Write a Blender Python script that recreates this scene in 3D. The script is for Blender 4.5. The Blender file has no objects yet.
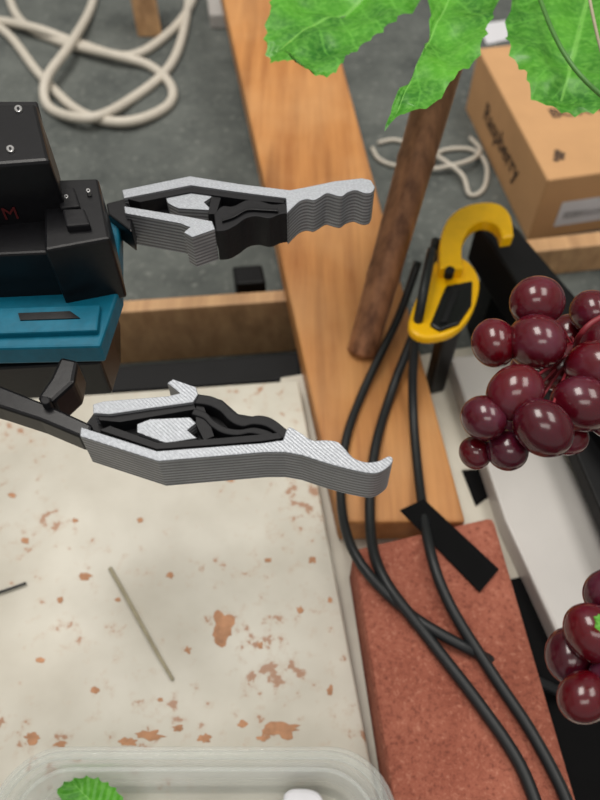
import bpy, bmesh, math, random
from mathutils import Vector, Matrix, noise
random.seed(4)
S=bpy.context.scene
S.view_settings.view_transform='Standard'
S.view_settings.look='None'
CAM=Vector((0,0,0.72)); F=700.0; PITCH=math.radians(55)
FW=Vector((0,math.cos(PITCH),-math.sin(PITCH))); UP=Vector((0,math.sin(PITCH),math.cos(PITCH)))
def P(x,y,z):
    """photogrammetry: survey a photo point lying on the real horizontal plane at height z"""
    d=FW+Vector((1,0,0))*((x-300)/F)-UP*((y-400)/F)
    t=(z-CAM.z)/d.z
    return CAM+d*t
def lin(c):
    r=[]
    for v in c[:3]:
        v/=255.0
        r.append(v/12.92 if v<=0.04045 else ((v+0.055)/1.055)**2.4)
    return (*r,1)
# ---------------- materials
class N:
    def __init__(s,name):
        s.m=bpy.data.materials.new(name); s.m.use_nodes=True
        s.t=s.m.node_tree; s.b=s.t.nodes['Principled BSDF']
        s.tc=s.t.nodes.new('ShaderNodeTexCoord')
    def n(s,typ,**k):
        q=s.t.nodes.new(typ)
        for a,v in k.items(): setattr(q,a,v)
        return q
    def l(s,a,b): s.t.links.new(a,b)
    def mapping(s,scale=(1,1,1),rot=(0,0,0)):
        m=s.n('ShaderNodeMapping'); m.inputs['Scale'].default_value=scale; m.inputs['Rotation'].default_value=rot
        s.l(s.tc.outputs['Object'],m.inputs['Vector']); return m.outputs[0]
    def noise(s,vec,scale,detail=4,rough=.55):
        q=s.n('ShaderNodeTexNoise'); q.inputs['Scale'].default_value=scale; q.inputs['Detail'].default_value=detail
        q.inputs['Roughness'].default_value=rough
        s.l(vec,q.inputs['Vector']); return q.outputs['Fac']
    def ramp(s,fac,stops):
        q=s.n('ShaderNodeValToRGB'); e=q.color_ramp.elements
        e[0].position=stops[0][0]; e[0].color=stops[0][1]
        e[1].position=stops[-1][0]; e[1].color=stops[-1][1]
        for p,c in stops[1:-1]:
            x=e.new(p); x.color=c
        s.l(fac,q.inputs['Fac']); return q.outputs['Color']
    def mix(s,fac,a,b,blend='MIX'):
        q=s.n('ShaderNodeMix',data_type='RGBA',blend_type=blend)
        for i,v in ((0,fac),(6,a),(7,b)):
            if isinstance(v,(int,float,tuple)): q.inputs[i].default_value=v
            else: s.l(v,q.inputs[i])
        return q.outputs[2]
    def col(s,c):
        if isinstance(c,tuple): s.b.inputs['Base Color'].default_value=c
        else: s.l(c,s.b.inputs['Base Color'])
    def bump(s,h,strength=.3,dist=.001):
        q=s.n('ShaderNodeBump'); q.inputs['Strength'].default_value=strength; q.inputs['Distance'].default_value=dist
        s.l(h,q.inputs['Height']); s.l(q.outputs[0],s.b.inputs['Normal'])
    def set(s,**k):
        for a,v in k.items(): s.b.inputs[a.replace('_',' ')].default_value=v
        return s
def plain(name,c,rough=.5,var=.12,scale=40,bump=.1,**k):
    q=N(name); v=q.mapping(); f=q.noise(v,scale)
    L=lin(c); lo=tuple(x*(1-var) for x in L[:3])+(1,); hi=tuple(min(1,x*(1+var)) for x in L[:3])+(1,)
    q.col(q.ramp(f,[(.3,lo),(.7,hi)])); q.set(Roughness=rough,**k)
    if bump: q.bump(f,bump,.001)
    return q.m
def wood(name,a,b,rot=0,scale=1,rough=.5):
    q=N(name); v=q.mapping((70*scale,4*scale,30*scale),(0,0,rot)); f=q.noise(v,1,6,.65)
    v2=q.mapping((1,1,1)); g=q.noise(v2,7,4)
    v3=q.mapping((14*scale,1.2*scale,9),(0,0,rot)); k=q.noise(v3,1.5,3)
    c=q.ramp(f,[(.3,lin(a)),(.65,lin(b))])
    dark=tuple(x*.55 for x in lin(a)[:3])+(1,)
    c=q.mix(q.ramp(k,[(.5,(0,0,0,1)),(.72,(.7,.7,.7,1))]),c,dark)
    c=q.mix(q.ramp(g,[(.4,(0,0,0,1)),(.7,(.35,.35,.35,1))]),c,lin((214,170,120)))
    q.col(c); q.set(Roughness=rough,Specular_IOR_Level=.35); q.bump(f,.15,.001); return q.m
def silver():
    q=N('silver_printed_plastic')
    w=q.n('ShaderNodeTexWave',wave_type='BANDS',bands_direction='Z'); w.inputs['Scale'].default_value=125; w.inputs['Distortion'].default_value=.7; w.inputs['Detail'].default_value=1
    w.inputs['Detail Scale'].default_value=20
    q.l(q.tc.outputs['Object'],w.inputs['Vector'])
    f=q.noise(q.mapping((1,1,1)),700,3); f2=q.noise(q.mapping((1,1,1)),60,3)
    w2=q.n('ShaderNodeTexWave',wave_type='BANDS',bands_direction='DIAGONAL'); w2.inputs['Scale'].default_value=300; w2.inputs['Distortion'].default_value=1.5
    q.l(q.tc.outputs['Object'],w2.inputs['Vector'])
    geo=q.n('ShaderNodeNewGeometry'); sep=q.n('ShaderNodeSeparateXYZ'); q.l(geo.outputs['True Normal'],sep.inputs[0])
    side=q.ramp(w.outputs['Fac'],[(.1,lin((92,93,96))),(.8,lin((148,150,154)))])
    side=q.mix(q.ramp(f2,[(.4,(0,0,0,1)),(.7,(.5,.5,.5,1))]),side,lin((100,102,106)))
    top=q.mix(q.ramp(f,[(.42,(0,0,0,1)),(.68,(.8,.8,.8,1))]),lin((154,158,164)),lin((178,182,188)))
    c=q.mix(sep.outputs[2],side,top)  # upward faces lit lighter, sides shaded darker, both painted into the colour by normal
    q.col(c); q.set(Roughness=.4,Metallic=.25,Specular_IOR_Level=.4)
    hm=q.n('ShaderNodeMix',data_type='FLOAT'); q.l(sep.outputs[2],hm.inputs[0]); q.l(w.outputs['Fac'],hm.inputs[2]); q.l(w2.outputs['Fac'],hm.inputs[3])
    q.bump(hm.outputs[0],.35,.0004); return q.m
M={}
M['silver']=silver()
M['black']=plain('black_plastic',(13,13,16),.34,.2,300,.06,Specular_IOR_Level=.3)
M['matte']=plain('matte_black_print',(18,18,21),.55,.2,400,.15,Specular_IOR_Level=.25)
M['teal']=plain('teal_printed_plastic',(0,92,116),.5,.12,150,.2,Specular_IOR_Level=.3)
M['cable']=plain('black_rubber',(24,26,28),.42,.1,90,.05,Specular_IOR_Level=.4)
M['wcable']=plain('white_cable_sheath',(200,193,180),.5,.05,60,0)
M['yellow']=plain('yellow_plastic',(246,188,8),.35,.06,60,0,Specular_IOR_Level=.3)
M['steel']=plain('screw_steel',(190,190,190),.3,.05,60,0,Metallic=.9)
M['metal']=plain('black_painted_metal',(11,11,13),.5,.3,30,.1,Specular_IOR_Level=.2)
M['whitemetal']=plain('pale_grey_paint',(184,180,176),.35,.06,12,0)
M['red']=plain('red_print',(74,12,14),.5,.05,50,0)
M['redstem']=plain('red_stalk',(120,30,40),.5,.1,50,0)
M['text']=plain('printed_ink',(70,52,40),.7,.05,50,0)
M['label']=plain('white_label',(215,215,220),.6,.03,50,0)
M['card']=plain('cardboard',(198,154,110),.8,.07,14,.05,Specular_IOR_Level=.2)
M['tape']=plain('black_tape',(11,11,12),.75,.1,50,.05,Specular_IOR_Level=.08)
M['stem']=plain('green_stem',(70,120,50),.5,.15,60,0)
M['twig']=plain('dry_twig',(156,148,124),.7,.15,60,0)
M['wall']=plain('wall_paint',(200,198,192),.8,.03,5,0)
M['timber']=wood('pale_timber',(166,126,90),(200,160,118),math.pi/2)
M['plank']=wood('varnished_plank',(156,98,50),(196,136,78),-.1)
def floor_mat():
    q=N('worn_grey_floor'); v=q.mapping(); f=q.noise(v,5,7,.72); g=q.noise(v,90,3)
    c=q.ramp(f,[(.3,lin((64,68,67))),(.7,lin((110,114,110)))])
    c=q.mix(q.ramp(g,[(.58,(0,0,0,1)),(.72,(.5,.5,.5,1))]),c,lin((145,147,141)))
    q.col(c); q.set(Roughness=.8,Specular_IOR_Level=.2); q.bump(g,.15,.002); return q.m
M['floor']=floor_mat()
def board_mat(name,chips):
    q=N(name); v=q.mapping()
    f=q.noise(v,85,5,.62); big=q.noise(v,11,2); g=q.noise(v,10,4)
    base=q.ramp(g,[(.3,lin((184,178,164))),(.7,lin((210,206,194)))])
    if chips:
        s=q.n('ShaderNodeMath',operation='MULTIPLY_ADD'); q.l(big,s.inputs[0]); s.inputs[1].default_value=.5; q.l(f,s.inputs[2])
        chip=q.ramp(s.outputs[0],[(.9,(0,0,0,1)),(.935,(.85,.85,.85,1))])
        halo=q.ramp(s.outputs[0],[(.80,(0,0,0,1)),(.92,(.4,.4,.4,1))])
        base=q.mix(halo,base,lin((186,164,142)))
        base=q.mix(chip,base,lin((164,118,88)))
    q.col(base); q.set(Roughness=.35,Specular_IOR_Level=.35); return q.m
M['board']=board_mat('chipped_white_paint',True)
M['board2']=board_mat('white_paint',False)
M['chip']=plain('bare_wood_chip',(180,132,98),.7,.25,120,0)
def brick_mat():
    q=N('terracotta_brick'); v=q.mapping(); f=q.noise(v,12,6,.7); g=q.noise(v,260,4,.75)
    c=q.ramp(f,[(.3,lin((140,78,62))),(.7,lin((176,108,88)))])
    c=q.mix(q.ramp(g,[(.52,(0,0,0,1)),(.66,(.65,.65,.65,1))]),c,lin((102,54,44)))
    c=q.mix(q.ramp(g,[(.32,(.6,.6,.6,1)),(.44,(0,0,0,1))]),c,lin((198,138,116)))
    q.col(c); q.set(Roughness=.9,Specular_IOR_Level=.2); q.bump(g,.8,.003); return q.m
M['brick']=brick_mat()
def grape_mat():
    q=N('grape_skin'); v=q.mapping(); f=q.noise(v,40,3)
    geo=q.n('ShaderNodeNewGeometry')
    c=q.ramp(geo.outputs['Random Per Island'],[(0,lin((78,4,14))),(.4,lin((92,8,20))),(.7,lin((66,8,22))),(1,lin((76,26,46)))])
    c=q.mix(q.ramp(f,[(.5,(0,0,0,1)),(.8,(.4,.4,.4,1))]),c,lin((108,62,84)))
    q.col(c); q.set(Roughness=.2,Subsurface_Weight=.25,Subsurface_Scale=.01,Specular_IOR_Level=.5,Coat_Weight=.15,Coat_Roughness=.06)
    q.b.inputs['Subsurface Radius'].default_value=(1,.1,.12)
    return q.m
M['grape']=grape_mat()
def leaf_mat():
    q=N('leaf_green')
    a=q.n('ShaderNodeAttribute',attribute_name='along'); c=q.n('ShaderNodeAttribute',attribute_name='across')
    m=q.n('ShaderNodeMath',operation='MULTIPLY'); q.l(a.outputs['Fac'],m.inputs[0]); m.inputs[1].default_value=42
    m2=q.n('ShaderNodeMath',operation='MULTIPLY_ADD'); q.l(c.outputs['Fac'],m2.inputs[0]); m2.inputs[1].default_value=-9; q.l(m.outputs[0],m2.inputs[2])
    s=q.n('ShaderNodeMath',operation='SINE'); q.l(m2.outputs[0],s.inputs[0])
    vein=q.ramp(s.outputs[0],[(.93,(0,0,0,1)),(1,(.35,.35,.35,1))])
    mid=q.ramp(c.outputs['Fac'],[(.015,(.7,.7,.7,1)),(.04,(0,0,0,1))])
    f=q.noise(q.mapping(),22,5); cell=q.noise(q.mapping(),260,3)
    base=q.ramp(f,[(.3,lin((34,104,22))),(.7,lin((92,172,46)))])
    base=q.mix(q.ramp(cell,[(.42,(0,0,0,1)),(.7,(.4,.4,.4,1))]),base,lin((128,200,84)))
    base=q.mix(vein,base,lin((110,188,70))); base=q.mix(mid,base,lin((130,198,90)))
    q.col(base); q.set(Roughness=.36,Specular_IOR_Level=.4)
    q.bump(s.outputs[0],.25,.002); 
    tr=q.n('ShaderNodeBsdfTranslucent'); q.l(base,tr.inputs['Color'])
    mx=q.n('ShaderNodeMixShader'); mx.inputs[0].default_value=.2
    q.l(q.b.outputs[0],mx.inputs[1]); q.l(tr.outputs[0],mx.inputs[2])
    q.l(mx.outputs[0],q.t.nodes['Material Output'].inputs[0]); return q.m
M['leaf']=leaf_mat()
def pole_mat():
    q=N('brown_cane'); f=q.noise(q.mapping((90,90,6)),1,4)
    q.col(q.ramp(f,[(.32,lin((98,62,40))),(.7,lin((166,116,82)))])); q.set(Roughness=.42,Specular_IOR_Level=.4); q.bump(f,.2,.001); return q.m
M['pole']=pole_mat()
def clear_mat():
    q=N('clear_plastic'); q.col(q.ramp(q.noise(q.mapping(),20,2),[(.3,lin((232,235,232))),(.7,lin((246,247,246)))])); q.set(Roughness=.08)
    tr=q.n('ShaderNodeBsdfTransparent'); tr.inputs[0].default_value=(.94,.95,.94,1); fr=q.n('ShaderNodeLayerWeight'); fr.inputs[0].default_value=.5
    r=q.ramp(fr.outputs['Facing'],[(0,(.12,.12,.12,1)),(.6,(.34,.34,.34,1)),(.95,(.85,.85,.85,1))])
    mx=q.n('ShaderNodeMixShader'); q.l(r,mx.inputs[0]); q.l(tr.outputs[0],mx.inputs[1]); q.l(q.b.outputs[0],mx.inputs[2])
    q.l(mx.outputs[0],q.t.nodes['Material Output'].inputs[0]); return q.m
M['clear']=clear_mat()
# ---------------- geometry helpers
def link(o,parent=None):
    S.collection.objects.link(o)
    if parent: o.parent=parent
    return o
def empty(name): 
    o=bpy.data.objects.new(name,None); o.empty_display_size=.02; return link(o)
def mesh(name,verts,faces,mat,parent=None,smooth=False):
    me=bpy.data.meshes.new(name); me.from_pydata([tuple(v) for v in verts],[],faces); 
    bm=bmesh.new(); bm.from_mesh(me); bmesh.ops.recalc_face_normals(bm,faces=bm.faces); bm.to_mesh(me); bm.free()
    me.materials.append(M[mat])
    if smooth:
        for p in me.polygons: p.use_smooth=True
    o=bpy.data.objects.new(name,me); return link(o,parent)
def bev(o,w,seg=2):
    b=o.modifiers.new('bevel','BEVEL'); b.width=w; b.segments=seg; b.limit_method='ANGLE'; b.angle_limit=math.radians(35); return o
def prismw(name,xy,z0,z1,mat,parent=None,b=0):
    n=len(xy)
    v=[(p[0],p[1],z0) for p in xy]+[(p[0],p[1],z1) for p in xy]
    f=[list(range(n))[::-1],list(range(n,2*n))]+[[i,(i+1)%n,n+(i+1)%n,n+i] for i in range(n)]
    o=mesh(name,v,f,mat,parent)
    if b: bev(o,b)
    return o
def prism(name,px,ztop,h,mat,parent=None,b=0):
    return prismw(name,[P(x,y,ztop)[:2] for x,y in px],ztop-h,ztop,mat,parent,b)
def cr(pts,n=4,closed=False):
    out=[]; L=len(pts); pts=[Vector(p) for p in pts]
    R=range(L) if closed else range(L-1)
    for i in R:
        g=(lambda k:pts[k%L]) if closed else (lambda k:pts[max(0,min(L-1,k))])
        a,b,c,d=g(i-1),g(i),g(i+1),g(i+2)
        for j in range(n):
            t=j/n
            out.append(.5*((2*b)+(c-a)*t+(2*a-5*b+4*c-d)*t*t+(3*b-a-3*c+d)*t**3))
    if not closed: out.append(pts[-1])
    return out
def tube(name,pts,r,mat,parent=None,n=6,sides=12,rad=None):
    """swept solid tube along a smooth path"""
    path=cr(pts,n); v=[];f=[]; L=len(path)
    for i,p in enumerate(path):
        t=(path[min(L-1,i+1)]-path[max(0,i-1)]).normalized()
        u=t.cross(Vector((0,0,1))); 
        if u.length<.05: u=t.cross(Vector((0,1,0)))
        u.normalize(); w=t.cross(u)
        rr=r*(rad(i/(L-1)) if rad else 1)
        for k in range(sides):
            a=2*math.pi*k/sides; v.append(p+u*math.cos(a)*rr+w*math.sin(a)*rr)
    for i in range(L-1):
        for k in range(sides):
            f.append([i*sides+k,i*sides+(k+1)%sides,(i+1)*sides+(k+1)%sides,(i+1)*sides+k])
    f.append(list(range(sides))[::-1]); f.append([(L-1)*sides+k for k in range(sides)])
    return mesh(name,v,f,mat,parent,True)
def pt(x,y,z): return P(x,y,z)

# ---------------- room
mesh('floor',[(-3,-2,0),(3,-2,0),(3,4,0),(-3,4,0)],[[0,1,2,3]],'floor')
prismw('wall_back',[(-3,4),(3,4),(3,4.1),(-3,4.1)],0,2.7,'wall')
prismw('wall_left',[(-3.1,-2),(-3,-2),(-3,4.1),(-3.1,4.1)],0,2.7,'wall')
prismw('wall_right',[(3,-2),(3.1,-2),(3.1,4.1),(3,4.1)],0,2.7,'wall')

# ---------------- boards
TB=.12
wb=empty('chipped_white_board')
prismw('panel',[(-.002,.446),(.085,-.12),(-.8,-.19),(-.72,.385)],TB-.018,TB,'board',wb,.002)
for i,(x,y) in enumerate([(-.65,.33),(-.12,.36),(-.70,-.12),(-.05,-.08)]):
    prismw('foot_%d'%i,[(x-.03,y-.03),(x+.03,y-.03),(x+.03,y+.03),(x-.03,y+.03)],0,TB-.018,'timber',wb)
def blob(name,cx,cy,rx,ry,seed,z,parent,h=.0008):
    pts=[]
    for k in range(24):
        a=2*math.pi*k/24
        q=1+.7*noise.noise(Vector((math.cos(a)*1.6+seed*3.1,math.sin(a)*1.6,seed)))+random.uniform(-.18,.18)
        pts.append((cx+rx*q*math.cos(a),cy+ry*q*math.sin(a)))
    return prism(name,pts,z,h,'chip',parent)
chips=[(222,628,11,14),(282,730,18,8),(150,735,13,5),(205,738,7,5),(128,742,9,4),(85,577,6,4),(32,738,7,5),(243,724,5,3),(170,575,4,3),(268,560,4,2),(312,560,4,3),(75,520,3,2),(60,600,3,3),(260,645,3,3),(25,540,4,3),(230,480,4,2),(330,690,3,4),(95,690,4,3),(300,610,3,3),(188,650,3,3),(140,520,3,2),(40,660,4,3),(264,738,6,3),(60,744,6,3),(178,728,5,3),(118,600,3,2),(330,600,2,3),(12,495,4,2),(160,700,3,2)]
for i,(x,y,a,b) in enumerate(chips): blob('paint_chip_%d'%i,x,y,a,b,i+1,TB+.0005,wb,.0007)
tw=tube('dry_twig',[pt(110,568,TB+.003),pt(127,598,TB+.003),pt(151,642,TB+.003),pt(173,680,TB+.003)],.0016,'twig',rad=lambda t:1.1-.3*t)
tube('thin_wire_scrap',[pt(-60,604,TB+.003),pt(-20,596,TB+.003),pt(0,592,TB+.003),pt(26,583,TB+.003)],.0012,'cable')

b2=empty('white_painted_tabletop')
q=[P(298,380,.1),P(640,318,.1)]
prismw('panel',[(q[0].x-.02,q[0].y+.005),(q[1].x,q[1].y),(.52,-.12),(.06,-.12)],.075,.0985,'board2',b2,.002)
for i,(x,y) in enumerate([(.05,.4),(.36,.42),(.14,-.08),(.42,-.08)]):
    prismw('foot_%d'%i,[(x-.02,y-.02),(x+.02,y-.02),(x+.02,y+.02),(x-.02,y+.02)],0,.075,'timber',b2)

# frame timber
prism('timber_batten',[(40,306),(294,289),(296,300),(40,318)],.098,.098,'timber',None,.002)
prism('black_metal_bar',[(40,372),(300,352),(300,379),(40,396)],.085,.085,'metal',None,.002)
prism('small_black_block',[(232,266),(262,264),(266,282),(236,284)],.09,.09,'metal',None,.003)  # plain black block on the floor just beyond the batten
prism('timber_batten',[(512,241),(680,222),(684,236),(514,254)],.05,.05,'timber',None,.002)
# plank
prism('wooden_plank',[(210,-60),(309,-60),(466,522),(340,522)],.14,.04,'plank',None,.003)
prism('wooden_table_leg',[(122,-45),(148,-45),(152,-28),(126,-28)],.12,.12,'timber',None,.003)
prism('white_power_adapter',[(205,-20),(222,-20),(226,14),(209,14)],.03,.03,'whitemetal',None,.004)
prism('paper_sheet',[(478,24),(508,20),(514,38),(487,44)],.003,.002,'label')

# brick
bo=prism('clay_brick',[(352,548),(494,515),(590,840),(402,860)],.16,.0615,'brick',None,.006)
prism('black_tape_strip',[(400,510),(424,499),(499,569),(480,592)],.163,.0015,'tape')
# right side rails
prism('pale_metal_rail',[(450,356),(512,352),(660,640),(560,640),(505,520)],.125,.0265,'whitemetal',None,.003)
mr=empty('black_metal_rail')
prism('flange',[(482,235),(518,228),(700,480),(700,740)],.165,.02,'metal',mr,.002)
prism('web',[(476,222),(506,215),(700,440),(700,560)],.2,.055,'metal',mr,.003)
prism('web_leg',[(490,245),(512,245),(530,270),(500,270)],.146,.146,'metal',mr)
prism('black_rubber_mat',[(508,580),(548,570),(680,760),(680,900),(590,900)],.1035,.005,'tape')
prism('black_tape_strip',[(462,470),(492,468),(494,492),(476,506)],.100,.0015,'tape')
# clamp
cl=empty('yellow_spring_clamp')
arch=[(440,268),(440,242),(447,220),(462,207),(482,202),(500,204),(511,216),(514,236)]
inn=[(502,238),(499,228),(492,222),(481,221),(470,228),(463,242),(462,256),(464,268)]
prism('arched_handle',[tuple(p) for p in cr(arch,4)]+[tuple(p) for p in cr(inn,4)],.235,.014,'yellow',cl,.003)
prism('jaw_body',[tuple(p) for p in cr([(440,256),(464,258),(478,274),(479,292),(470,316),(454,332),(430,338),(413,333),(409,320),(420,290)],3,True)],.222,.010,'yellow',cl,.003)
prism('trigger',[(446,285),(473,280),(472,304),(459,323),(440,330),(430,324)],.2255,.014,'black',cl,.002)
prism('trigger_ridge',[(452,290),(460,289),(448,321),(440,322)],.228,.01,'matte',cl,.001)
prism('clamp_post',[(440,314),(460,310),(464,324),(446,328)],.21,.112,'black',cl,.003)
prism('pivot_disc',[(450+5*math.cos(a*.52),270+4*math.sin(a*.52)) for a in range(12)],.237,.008,'matte',cl)

# cables
bc=empty('black_cable_bundle')
H=.1655
tube('cable_1',[pt(418,262,.20),pt(398,318,.165),pt(366,385,.146),pt(346,440,.146),pt(341,500,.15),pt(356,556,.168),pt(405,610,H),pt(470,650,H),pt(530,678,.13),pt(575,698,.109),pt(640,720,.109)],.0044,'cable',bc)
tube('cable_2',[pt(436,240,.215),pt(422,310,.19),pt(394,385,.148),pt(375,450,.146),pt(370,520,.152),pt(382,575,.168),pt(430,640,H),pt(480,705,H),pt(520,765,H),pt(545,830,H)],.0048,'cable',bc)
tube('cable_3',[pt(432,250,.25),pt(422,300,.24),pt(414,350,.19),pt(413,410,.148),pt(419,480,.146),pt(430,550,.170),pt(450,605,.17),pt(490,670,H),pt(530,730,H),pt(562,790,H),pt(580,840,H)],.0046,'cable',bc)
wc=empty('white_cable_coil')
z=.008
tube('loop_1',[pt(-60,8,z),pt(0,28,z),pt(40,75,z),pt(80,112,z),pt(125,122,z+.006),pt(165,108,z),pt(172,88,z),pt(150,66,z),pt(110,54,z+.012),pt(60,42,z),pt(20,20,z),pt(5,-20,z),pt(0,-60,z)],.0085,'wcable',wc)
tube('loop_2',[pt(-60,20,z),pt(-10,20,z),pt(35,28,z+.012),pt(80,44,z),pt(130,56,z),pt(170,32,z),pt(192,2,z),pt(205,-40,z)],.0085,'wcable',wc)
tube('loop_3',[pt(100,-40,z),pt(92,5,z),pt(70,45,z+.02),pt(46,80,z+.02),pt(50,108,z),pt(90,118,z+.015),pt(130,100,z),pt(170,66,z),pt(186,20,z),pt(190,-30,z)],.0085,'wcable',wc)
z=.005
tube('white_thin_cord',[pt(372,148,z),pt(380,160,z),pt(400,166,z),pt(425,160,z),pt(445,150,z),pt(472,150,z),pt(486,165,z),pt(484,188,z),pt(470,195,z),pt(462,175,z+.008),pt(440,158,z+.008),pt(420,148,z),pt(395,140,z),pt(378,143,z)],.0035,'wcable')
tube('white_thin_cord',[pt(395,185,z),pt(410,172,z),pt(440,168,z+.006),pt(470,160,z+.012),pt(480,150,z),pt(470,138,z)],.0035,'wcable')
# box
cb=empty('cardboard_box')
zt=.11
tl,nl,nr,fr_=P(478,48,zt),P(548,180,zt),P(690,160,zt),P(625,32,zt)
prismw('carton',[tl[:2],nl[:2],nr[:2],fr_[:2]],.0,zt,'card',cb,.003)
def onface(o_,ux,uy,du,dv,w,h,name,mat):
    n=ux.cross(uy); o=o_+n*.0008+ux*du+uy*dv
    return mesh(name,[o,o+ux*w,o+ux*w+uy*h,o+uy*h],[[0,1,2,3]],mat,cb)
def text(s,o,ux,uy,size,name):
    c=bpy.data.curves.new(name,'FONT'); c.body=s; c.size=size; c.offset=.0006; c.materials.append(M['text'])
    ob=bpy.data.objects.new(name,c); link(ob,cb); n=ux.cross(uy)
    m=Matrix.Identity(4)
    for i in range(3): m[i][0]=ux[i]; m[i][1]=uy[i]; m[i][2]=n[i]
    m.translation=o+n*.001; ob.matrix_world=m
Z=Vector((0,0,1))
ul=(nl-tl).normalized(); text('Raspberry',Vector((tl.x,tl.y,0))+ul*.085+Z*.04,ul,Z,.042,'side_print')
uf=(nr-nl).normalized(); b0=Vector((nl.x,nl.y,0))
onface(b0,uf,Z,.035,.022,.09,.045,'shipping_label','label')
onface(b0,uf,Z,.045,.035,.06,.012,'label_print','text')
text('BOX 4',P(552,118,zt),uf,-ul,.03,'top_print')
for k,(a,b) in enumerate([(0,0),(.009,.002),(.004,.009),(.013,.010),(.008,.017)]):
    c0=P(556,160,zt)+uf*a-ul*b
    mesh('lid_mark_%d'%k,[c0+Vector((.0045*math.cos(t*.7854),.0045*math.sin(t*.7854),.0008)) for t in range(8)],[list(range(8))],'text',cb)

# pole
zb=.14
p0=P(362,352,zb); p1=P(450,40,.40); dv=(p1-p0)
def rr(t): 
    s=.97+.15*t
    for c in (.22,.5,.78): s+=.07*math.exp(-((t-c)/.01)**2)
    return s
tube('cane_pole',[p0,p0+dv*.33,p0+dv*.66,p1,p1+dv*.4],.0165,'pole',None,14,20,rr)

# leaves
vine=empty('artificial_grape_vine')
def leaf(name,outline,mid,z,tilt,parent,amp=.004,ser=1):
    pts=cr(outline,5,True)
    O=[P(a[0],a[1],z) for a in pts]; n=len(O)
    A=P(*mid[0],z); B=P(*mid[1],z); ax=B-A; L=ax.length; ax.normalize()
    side=Vector((-ax.y,ax.x,0))
    cen=sum(O,Vector())/n
    O=[o+(o-cen).normalized()*(.0022*ser*(1 if i%3==0 else -.4)) for i,o in enumerate(O)]
    R=10; v=[];al=[];ac=[]
    for o in O:
        u=max(.0,min(1,(o-A).dot(ax)/L)); m=A+ax*(u*L*.94+.03*L)
        for r in range(R+1):
            s=r/R; p=m.lerp(o,s)
            d=abs((p-A).dot(side)); 
            p.z+=d*.28-2.2*d*d+amp*noise.noise(p*38)+tilt*((p-A).dot(ax))
            v.append(p); al.append(u-0*s); ac.append(s)
    f=[]
    for i in range(n):
        j=(i+1)%n
        for r in range(R): f.append([i*(R+1)+r,j*(R+1)+r,j*(R+1)+r+1,i*(R+1)+r+1])
    me=bpy.data.meshes.new(name); me.from_pydata([tuple(x) for x in v],[],f)
    for nm,arr in (('along',al),('across',ac)):
        a=me.attributes.new(nm,'FLOAT','POINT'); a.data.foreach_set('value',arr)
    for p in me.polygons: p.use_smooth=True
    me.materials.append(M['leaf']); return link(bpy.data.objects.new(name,me),parent)
leaf('leaf_1',[(266,42),(270,58),(282,66),(298,70),(312,84),(330,88),(342,80),(352,66),(372,52),(392,36),(420,8),(440,-40),(380,-80),(310,-50),(280,-8),(272,15)],[(425,-40),(275,54)],.44,0,vine,.009)
leaf('leaf_2',[(386,129),(400,116),(432,108),(452,88),(474,68),(484,42),(496,10),(510,-50),(460,-70),(425,-30),(430,20),(424,55),(410,82),(396,98)],[(475,-60),(390,126)],.46,.0,vine,.009)
leaf('leaf_3',[(505,34),(507,58),(522,78),(532,98),(556,112),(580,116),(612,112),(660,80),(670,20),(640,-60),(560,-70),(520,-30)],[(600,-50),(560,105)],.45,0,vine,.009)
tube('stem_1',[P(470,-60,.47),P(500,-50,.475),P(560,-55,.47),P(640,-40,.46),P(680,60,.46)],.003,'stem',vine)
tube('stem_2',[P(530,-30,.475),P(552,30,.48),P(580,75,.475),P(625,115,.46)],.0015,'stem',vine)
tube('stem_3',[P(584,-30,.50),P(596,30,.49),P(612,90,.48)],.001,'twig',vine)
tube('stem_4',[P(430,-60,.44),P(470,-60,.46)],.003,'stem',vine)
tube('stem_5',[P(680,60,.46),P(680,250,.45),P(650,300,.44)],.003,'stem',vine)
# grapes
def bunch(name,gs,z0,stempts):
    e=empty(name); bm=bmesh.new()
    for (x,y,r,dz) in gs:
        c=P(x,y,z0+dz); d=(c-CAM).dot(FW); R=r*d/F
        ax=Vector((random.uniform(-1,1),random.uniform(-1,1),random.uniform(-.5,.5))).normalized()
        m=Matrix.Translation(c)@Vector((0,0,1)).rotation_difference(ax).to_matrix().to_4x4()@Matrix.Diagonal((R*.97,R*.97,R*random.uniform(1.06,1.16),1))
        bmesh.ops.create_uvsphere(bm,u_segments=32,v_segments=20,radius=1,matrix=m)
    me=bpy.data.meshes.new('berries'); bm.to_mesh(me); bm.free()
    for p in me.polygons: p.use_smooth=True
    me.materials.append(M['grape']); link(bpy.data.objects.new('berries',me),e)
    core=P(*stempts,z0-.012)
    for i,(x,y,r,dz) in enumerate(gs):
        c=P(x,y,z0+dz); tube('stalk_%d'%i,[core,core.lerp(c,.5)+Vector((0,0,.003)),c],.0008,'redstem',e,3,6)
    return e
g1=[(537,302,27,.01),(592,312,22,-.005),(494,343,23,0),(536,342,29,.005),(606,343,28,-.010),(515,393,28,.008),(562,366,26,-.020),(597,368,29,.004),(484,418,23,0),(543,428,28,.008),(582,404,29,.0),(612,415,25,-.01),(507,450,21,-.012),(475,453,16,-.02),(568,438,18,-.028),(632,380,26,0),(628,320,24,0),(530,370,20,-.03),(568,335,20,-.03),(520,425,20,-.03)]
b1=bunch('grape_bunch',g1,.42,(575,350))
tube('main_stalk',[P(575,350,.41),P(580,335,.432),P(600,318,.44),P(650,300,.44)],.0016,'redstem',b1)
g2=[(606,592,22,0),(570,655,25,-.012),(594,634,28,.006),(584,697,25,.0),(620,680,28,0),(625,610,24,-.01),(640,650,28,0)]
b2_=bunch('grape_bunch',g2,.38,(620,645))
tube('main_stalk',[P(620,645,.37),P(650,600,.4),P(700,450,.42),P(690,300,.44),P(650,300,.44)],.0018,'redstem',b2_)
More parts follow.
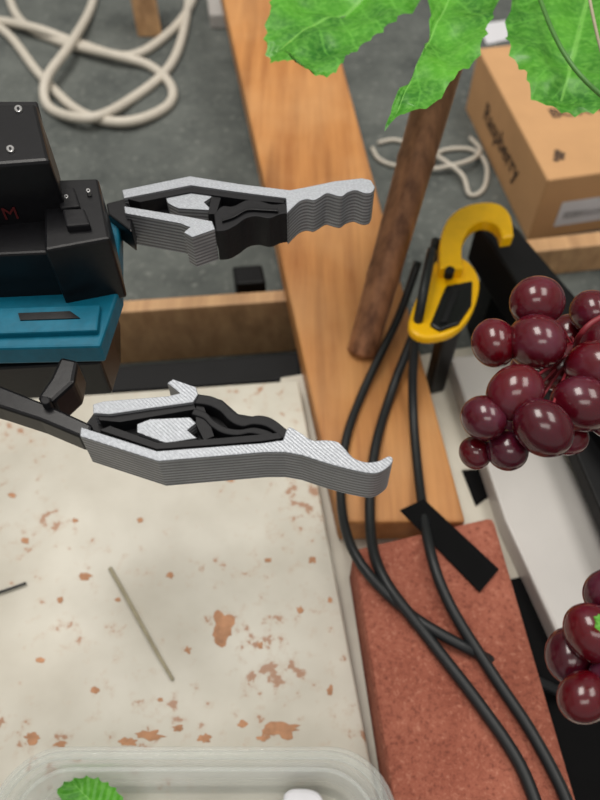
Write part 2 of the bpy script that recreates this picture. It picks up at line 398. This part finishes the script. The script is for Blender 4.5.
leaf('leaf_small',[(594,618),(604,616),(625,618),(640,630),(620,640),(600,634)],[(640,628),(595,625)],.42,0,b2_,.001,.3)

# ---------------- robot gripper
rg=empty('robot_gripper')
T=.44; D=.0245
fu=empty('upper_finger'); fu.parent=rg
fl=empty('lower_finger'); fl.parent=rg
def tl_(l): return [tuple(p) for p in l]
tipU=cr([(375,187),(372,192),(365,193),(356,190),(348,192),(342,196),(335,195),(327,193),(320,197),(314,200),(307,199),(300,201),(294,206),(287,213)],4)
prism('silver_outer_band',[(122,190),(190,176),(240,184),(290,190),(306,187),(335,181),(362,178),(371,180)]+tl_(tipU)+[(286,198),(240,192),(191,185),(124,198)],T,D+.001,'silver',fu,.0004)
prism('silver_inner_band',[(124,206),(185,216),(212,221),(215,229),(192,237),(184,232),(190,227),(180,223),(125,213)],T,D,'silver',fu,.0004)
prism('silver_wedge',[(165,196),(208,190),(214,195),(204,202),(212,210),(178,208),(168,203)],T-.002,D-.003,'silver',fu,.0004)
prism('black_core',[(124,198),(191,185),(240,192),(286,198),(287,213),(262,222),(232,230),(216,232),(212,221),(185,216),(124,206)],T-.010,D-.012,'matte',fu)
wav=cr([(289,213),(280,214),(269,218),(257,216),(246,218),(236,225),(226,230),(216,231)],4)
wav2=cr([(214,214),(222,206),(233,206),(246,200),(258,200),(272,204),(286,203)],4)
prism('black_grip_pad',tl_(wav)+tl_(wav2),T-.001,D-.001,'matte',fu,.0006)
gr=cr([(222,218),(234,214),(247,207),(262,207),(278,208)],4)
prism('black_pad_rib',tl_(gr)+[(p[0],p[1]+3) for p in reversed(gr)],T+.0008,.004,'black',fu,.0003)
prism('black_liner',[(128,199),(191,187),(240,194),(284,199),(284,203),(240,199),(191,192),(140,202)],T-.001,D-.004,'matte',fu)
prism('black_strut',[(212,193),(222,194),(216,214),(208,214)],T-.002,D-.004,'matte',fu)
prism('black_mount',[(106,203),(126,198),(132,212),(132,232),(108,214)],T-.004,.016,'black',fu,.001)
# lower finger
tipL=cr([(286,431),(290,427),(301,433),(312,440),(326,440),(338,442),(346,450),(354,458),(366,462),(378,461),(389,456),(393,460),(388,467),(376,473),(358,471),(330,464),(302,455)],4)
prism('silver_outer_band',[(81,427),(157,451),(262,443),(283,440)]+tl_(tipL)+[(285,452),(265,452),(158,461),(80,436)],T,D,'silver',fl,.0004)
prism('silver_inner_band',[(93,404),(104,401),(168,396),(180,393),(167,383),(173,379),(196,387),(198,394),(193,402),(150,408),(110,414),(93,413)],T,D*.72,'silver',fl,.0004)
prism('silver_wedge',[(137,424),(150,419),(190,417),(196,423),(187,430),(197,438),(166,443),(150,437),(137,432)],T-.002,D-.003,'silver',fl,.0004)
prism('black_core',[(84,427),(157,451),(262,443),(284,440),(287,430),(268,419),(238,414),(222,400),(198,394),(193,402),(110,414),(94,413)],T-.010,D-.012,'matte',fl)
wa=cr([(198,394),(212,396),(224,402),(234,412),(246,417),(258,415),(272,418),(288,430)],4)
wi=[(x-4,y+9) for x,y in tl_(wa)][::-1]
prism('black_grip_pad',tl_(wa)+wi,T-.001,D-.001,'matte',fl,.0006)
wb_=cr([(194,408),(206,412),(214,420),(226,427),(240,429),(254,427),(270,431),(281,438)],4)
prism('black_pad_rib',tl_(wb_)+[(x-3,y+6) for x,y in tl_(wb_)][::-1],T-.002,D-.004,'matte',fl,.0006)
prism('black_liner',[(100,430),(157,449),(262,441),(282,438),(278,433),(222,438),(158,443),(110,426)],T-.001,D-.004,'matte',fl)
prism('black_liner_2',[(96,414),(110,416),(193,404),(196,409),(120,422),(100,420)],T-.002,D-.004,'matte',fl)
prism('black_strut',[(196,405),(204,407),(214,436),(204,440),(196,424)],T-.003,D-.006,'matte',fl)
# links
prism('lower_link',[(-40,372),(0,385),(48,404),(92,424),(90,436),(78,436),(40,420),(0,407),(-40,396)],T-.004,.014,'black',rg,.0015)
prism('swing_link',[(60,356),(78,360),(74,382),(52,402),(36,398),(50,378)],T-.002,.02,'black',rg,.002)
prism('link_pivot',[(45+5*math.cos(a*.524),400+4*math.sin(a*.524)) for a in range(12)],T+.001,.008,'matte',rg,.0006)
prism('lower_servo',[(-80,310),(110,290),(110,330),(100,362),(-80,372)],.408,.032,'black',rg,.002)
prism('upper_servo',[(-80,103),(36,103),(50,160),(-80,170)],.50,.044,'black',rg,.002)
prism('upper_servo_seam',[(-80,101),(37,101),(51.5,162),(-80,172)],.482,.004,'matte',rg,.001)
prism('servo_case',[(44,180),(98,178),(110,238),(44,250)],.47,.045,'black',rg,.0015)
prism('servo_case_flange',[(44,196),(99,194),(112,238),(44,252)],.452,.006,'matte',rg,.001)
prism('servo_case_left',[(-80,190),(52,190),(52,252),(-80,258)],.462,.041,'black',rg,.0015)
prism('servo_recess_rim',[(56,188),(74,187),(80,206),(60,208)],.473,.006,'matte',rg,.001)
prism('servo_connector',[(62,209),(84,208),(90,224),(66,226)],.474,.006,'matte',rg,.001)
prism('teal_bracket',[(-80,240),(98,214),(119,220),(119,290),(100,346),(-80,350)],.430,.014,'teal',rg,.0015)
prism('teal_bracket_edge',[(-80,310),(100,304),(97,330),(-80,336)],.434,.005,'teal',rg,.001)
prism('teal_slot',[(18,313),(70,311),(80,318),(20,320)],.4347,.003,'black',rg)
prism('teal_bracket_foot',[(-80,340),(96,340),(90,352),(-80,356)],.419,.008,'teal',rg,.001)
def screw(x,y,z,r=4.2):
    e=prism('screw',[(x+r*math.cos(a*.524),y+r*math.sin(a*.524)*.85) for a in range(12)],z+.0012,.003,'steel',rg,.0004)
    prism('screw_socket',[(x+r*.35*math.cos(a*1.047),y+r*.35*math.sin(a*1.047)) for a in range(6)],z+.0015,.001,'matte',rg)
screw(18,108,.5); screw(10,148,.5); screw(66,196,.472,2.4); screw(88,190,.472,2.4)
c=bpy.data.curves.new('red_print','FONT'); c.body='M'; c.size=.011; c.extrude=.0002; c.materials.append(M['red'])
fp=P(50,160,.50); fq=P(-80,170,.50); ux=(fp-fq).normalized(); n=ux.cross(Z)
ob=bpy.data.objects.new('red_print',c); link(ob,rg); m=Matrix.Identity(4)
for i in range(3): m[i][0]=ux[i]; m[i][1]=Z[i]; m[i][2]=n[i]
m.translation=fp-ux*.034+n*.0008-Z*.034; ob.matrix_world=m
# arm that carries the gripper (leaves the frame on the left)
prismw('forearm',[(-.6,.14),(-.2,.14),(-.2,.19),(-.6,.19)],.43,.47,'black',rg,.004)
prismw('shoulder_column',[(-.60,.12),(-.53,.12),(-.53,.2),(-.60,.2)],TB,.48,'black',rg,.006)

# ---------------- container
pc=empty('clear_plastic_tub')
def rrect(x0,x1,y0,y1,r,z,n=10):
    o=[]
    for cx,cy,a0 in ((x1-r,y1-r,0),(x0+r,y1-r,90),(x0+r,y0+r,180),(x1-r,y0+r,270)):
        for k in range(n+1):
            a=math.radians(a0+90*k/n); o.append(Vector((cx+r*math.cos(a),cy+r*math.sin(a),z)))
    return o
X0,X1,Y0,Y1=-.204,.060,-.15,.077
prof=[(.018,TB+.001),(.012,TB+.004),(.009,TB+.02),(.005,TB+.052),(.004,TB+.055),(-.002,TB+.060),(-.005,TB+.059),(-.006,TB+.055)]
v=[];f=[]
rings=[rrect(X0+i,X1-i,Y0+i,Y1-i,.042-i*.6,z) for i,z in prof]
n=len(rings[0])
for r in rings: v+=r
for a in range(len(rings)-1):
    for k in range(n): f.append([a*n+k,a*n+(k+1)%n,(a+1)*n+(k+1)%n,(a+1)*n+k])
f.append(list(range(n)))
o=mesh('tub_shell',v,f,'clear',pc,True)
so=o.modifiers.new('t','SOLIDIFY'); so.thickness=.0012
rp=rrect(X0,X1,Y0,Y1,.042,TB+.0595)
tube('rolled_rim',rp+[rp[0]],.0028,'clear',pc,1,8)
rp=rrect(X0+.008,X1-.008,Y0+.008,Y1-.008,.038,TB+.052)
tube('inner_step',rp+[rp[0]],.0014,'clear',pc,1,8)
leaf('cut_leaf',[(60,790),(72,780),(92,778),(108,784),(120,794),(128,815),(100,830),(70,815)],[(110,820),(72,782)],TB+.03,0,pc,.002,.6)
prism('white_foam_piece',tl_(cr([(284,794),(300,788),(318,792),(324,806),(318,830),(286,830)],3,True)),TB+.03,.025,'label',pc,.003)

# ---------------- lights
def area(name,loc,sx,sy,power,col=(1,.955,.89)):
    l=bpy.data.lights.new(name,'AREA'); l.shape='RECTANGLE'; l.size=sx; l.size_y=sy; l.energy=power; l.color=col
    o=bpy.data.objects.new(name,l); o.location=loc; link(o); return o
area('ceiling_light_panel',(-.6,1.1,2.6),.8,1.4,42)
area('ceiling_light_panel',(1.1,.6,2.6),.8,1.4,25)
area('ceiling_light_panel',(-.2,-1.0,2.6),1.4,.7,15)
w=bpy.data.worlds.new('room_ambient'); S.world=w; w.use_nodes=True
w.node_tree.nodes['Background'].inputs[0].default_value=(1,.98,.95,1); w.node_tree.nodes['Background'].inputs[1].default_value=.45
# camera
cd=bpy.data.cameras.new('camera'); cd.sensor_fit='VERTICAL'; cd.sensor_height=36; cd.lens=36*F/800; cd.clip_start=.01
cd.dof.use_dof=True; cd.dof.focus_distance=.38; cd.dof.aperture_fstop=7.5
co=bpy.data.objects.new('camera',cd); co.location=CAM; co.rotation_euler=(math.pi/2-PITCH,0,0); link(co); S.camera=co
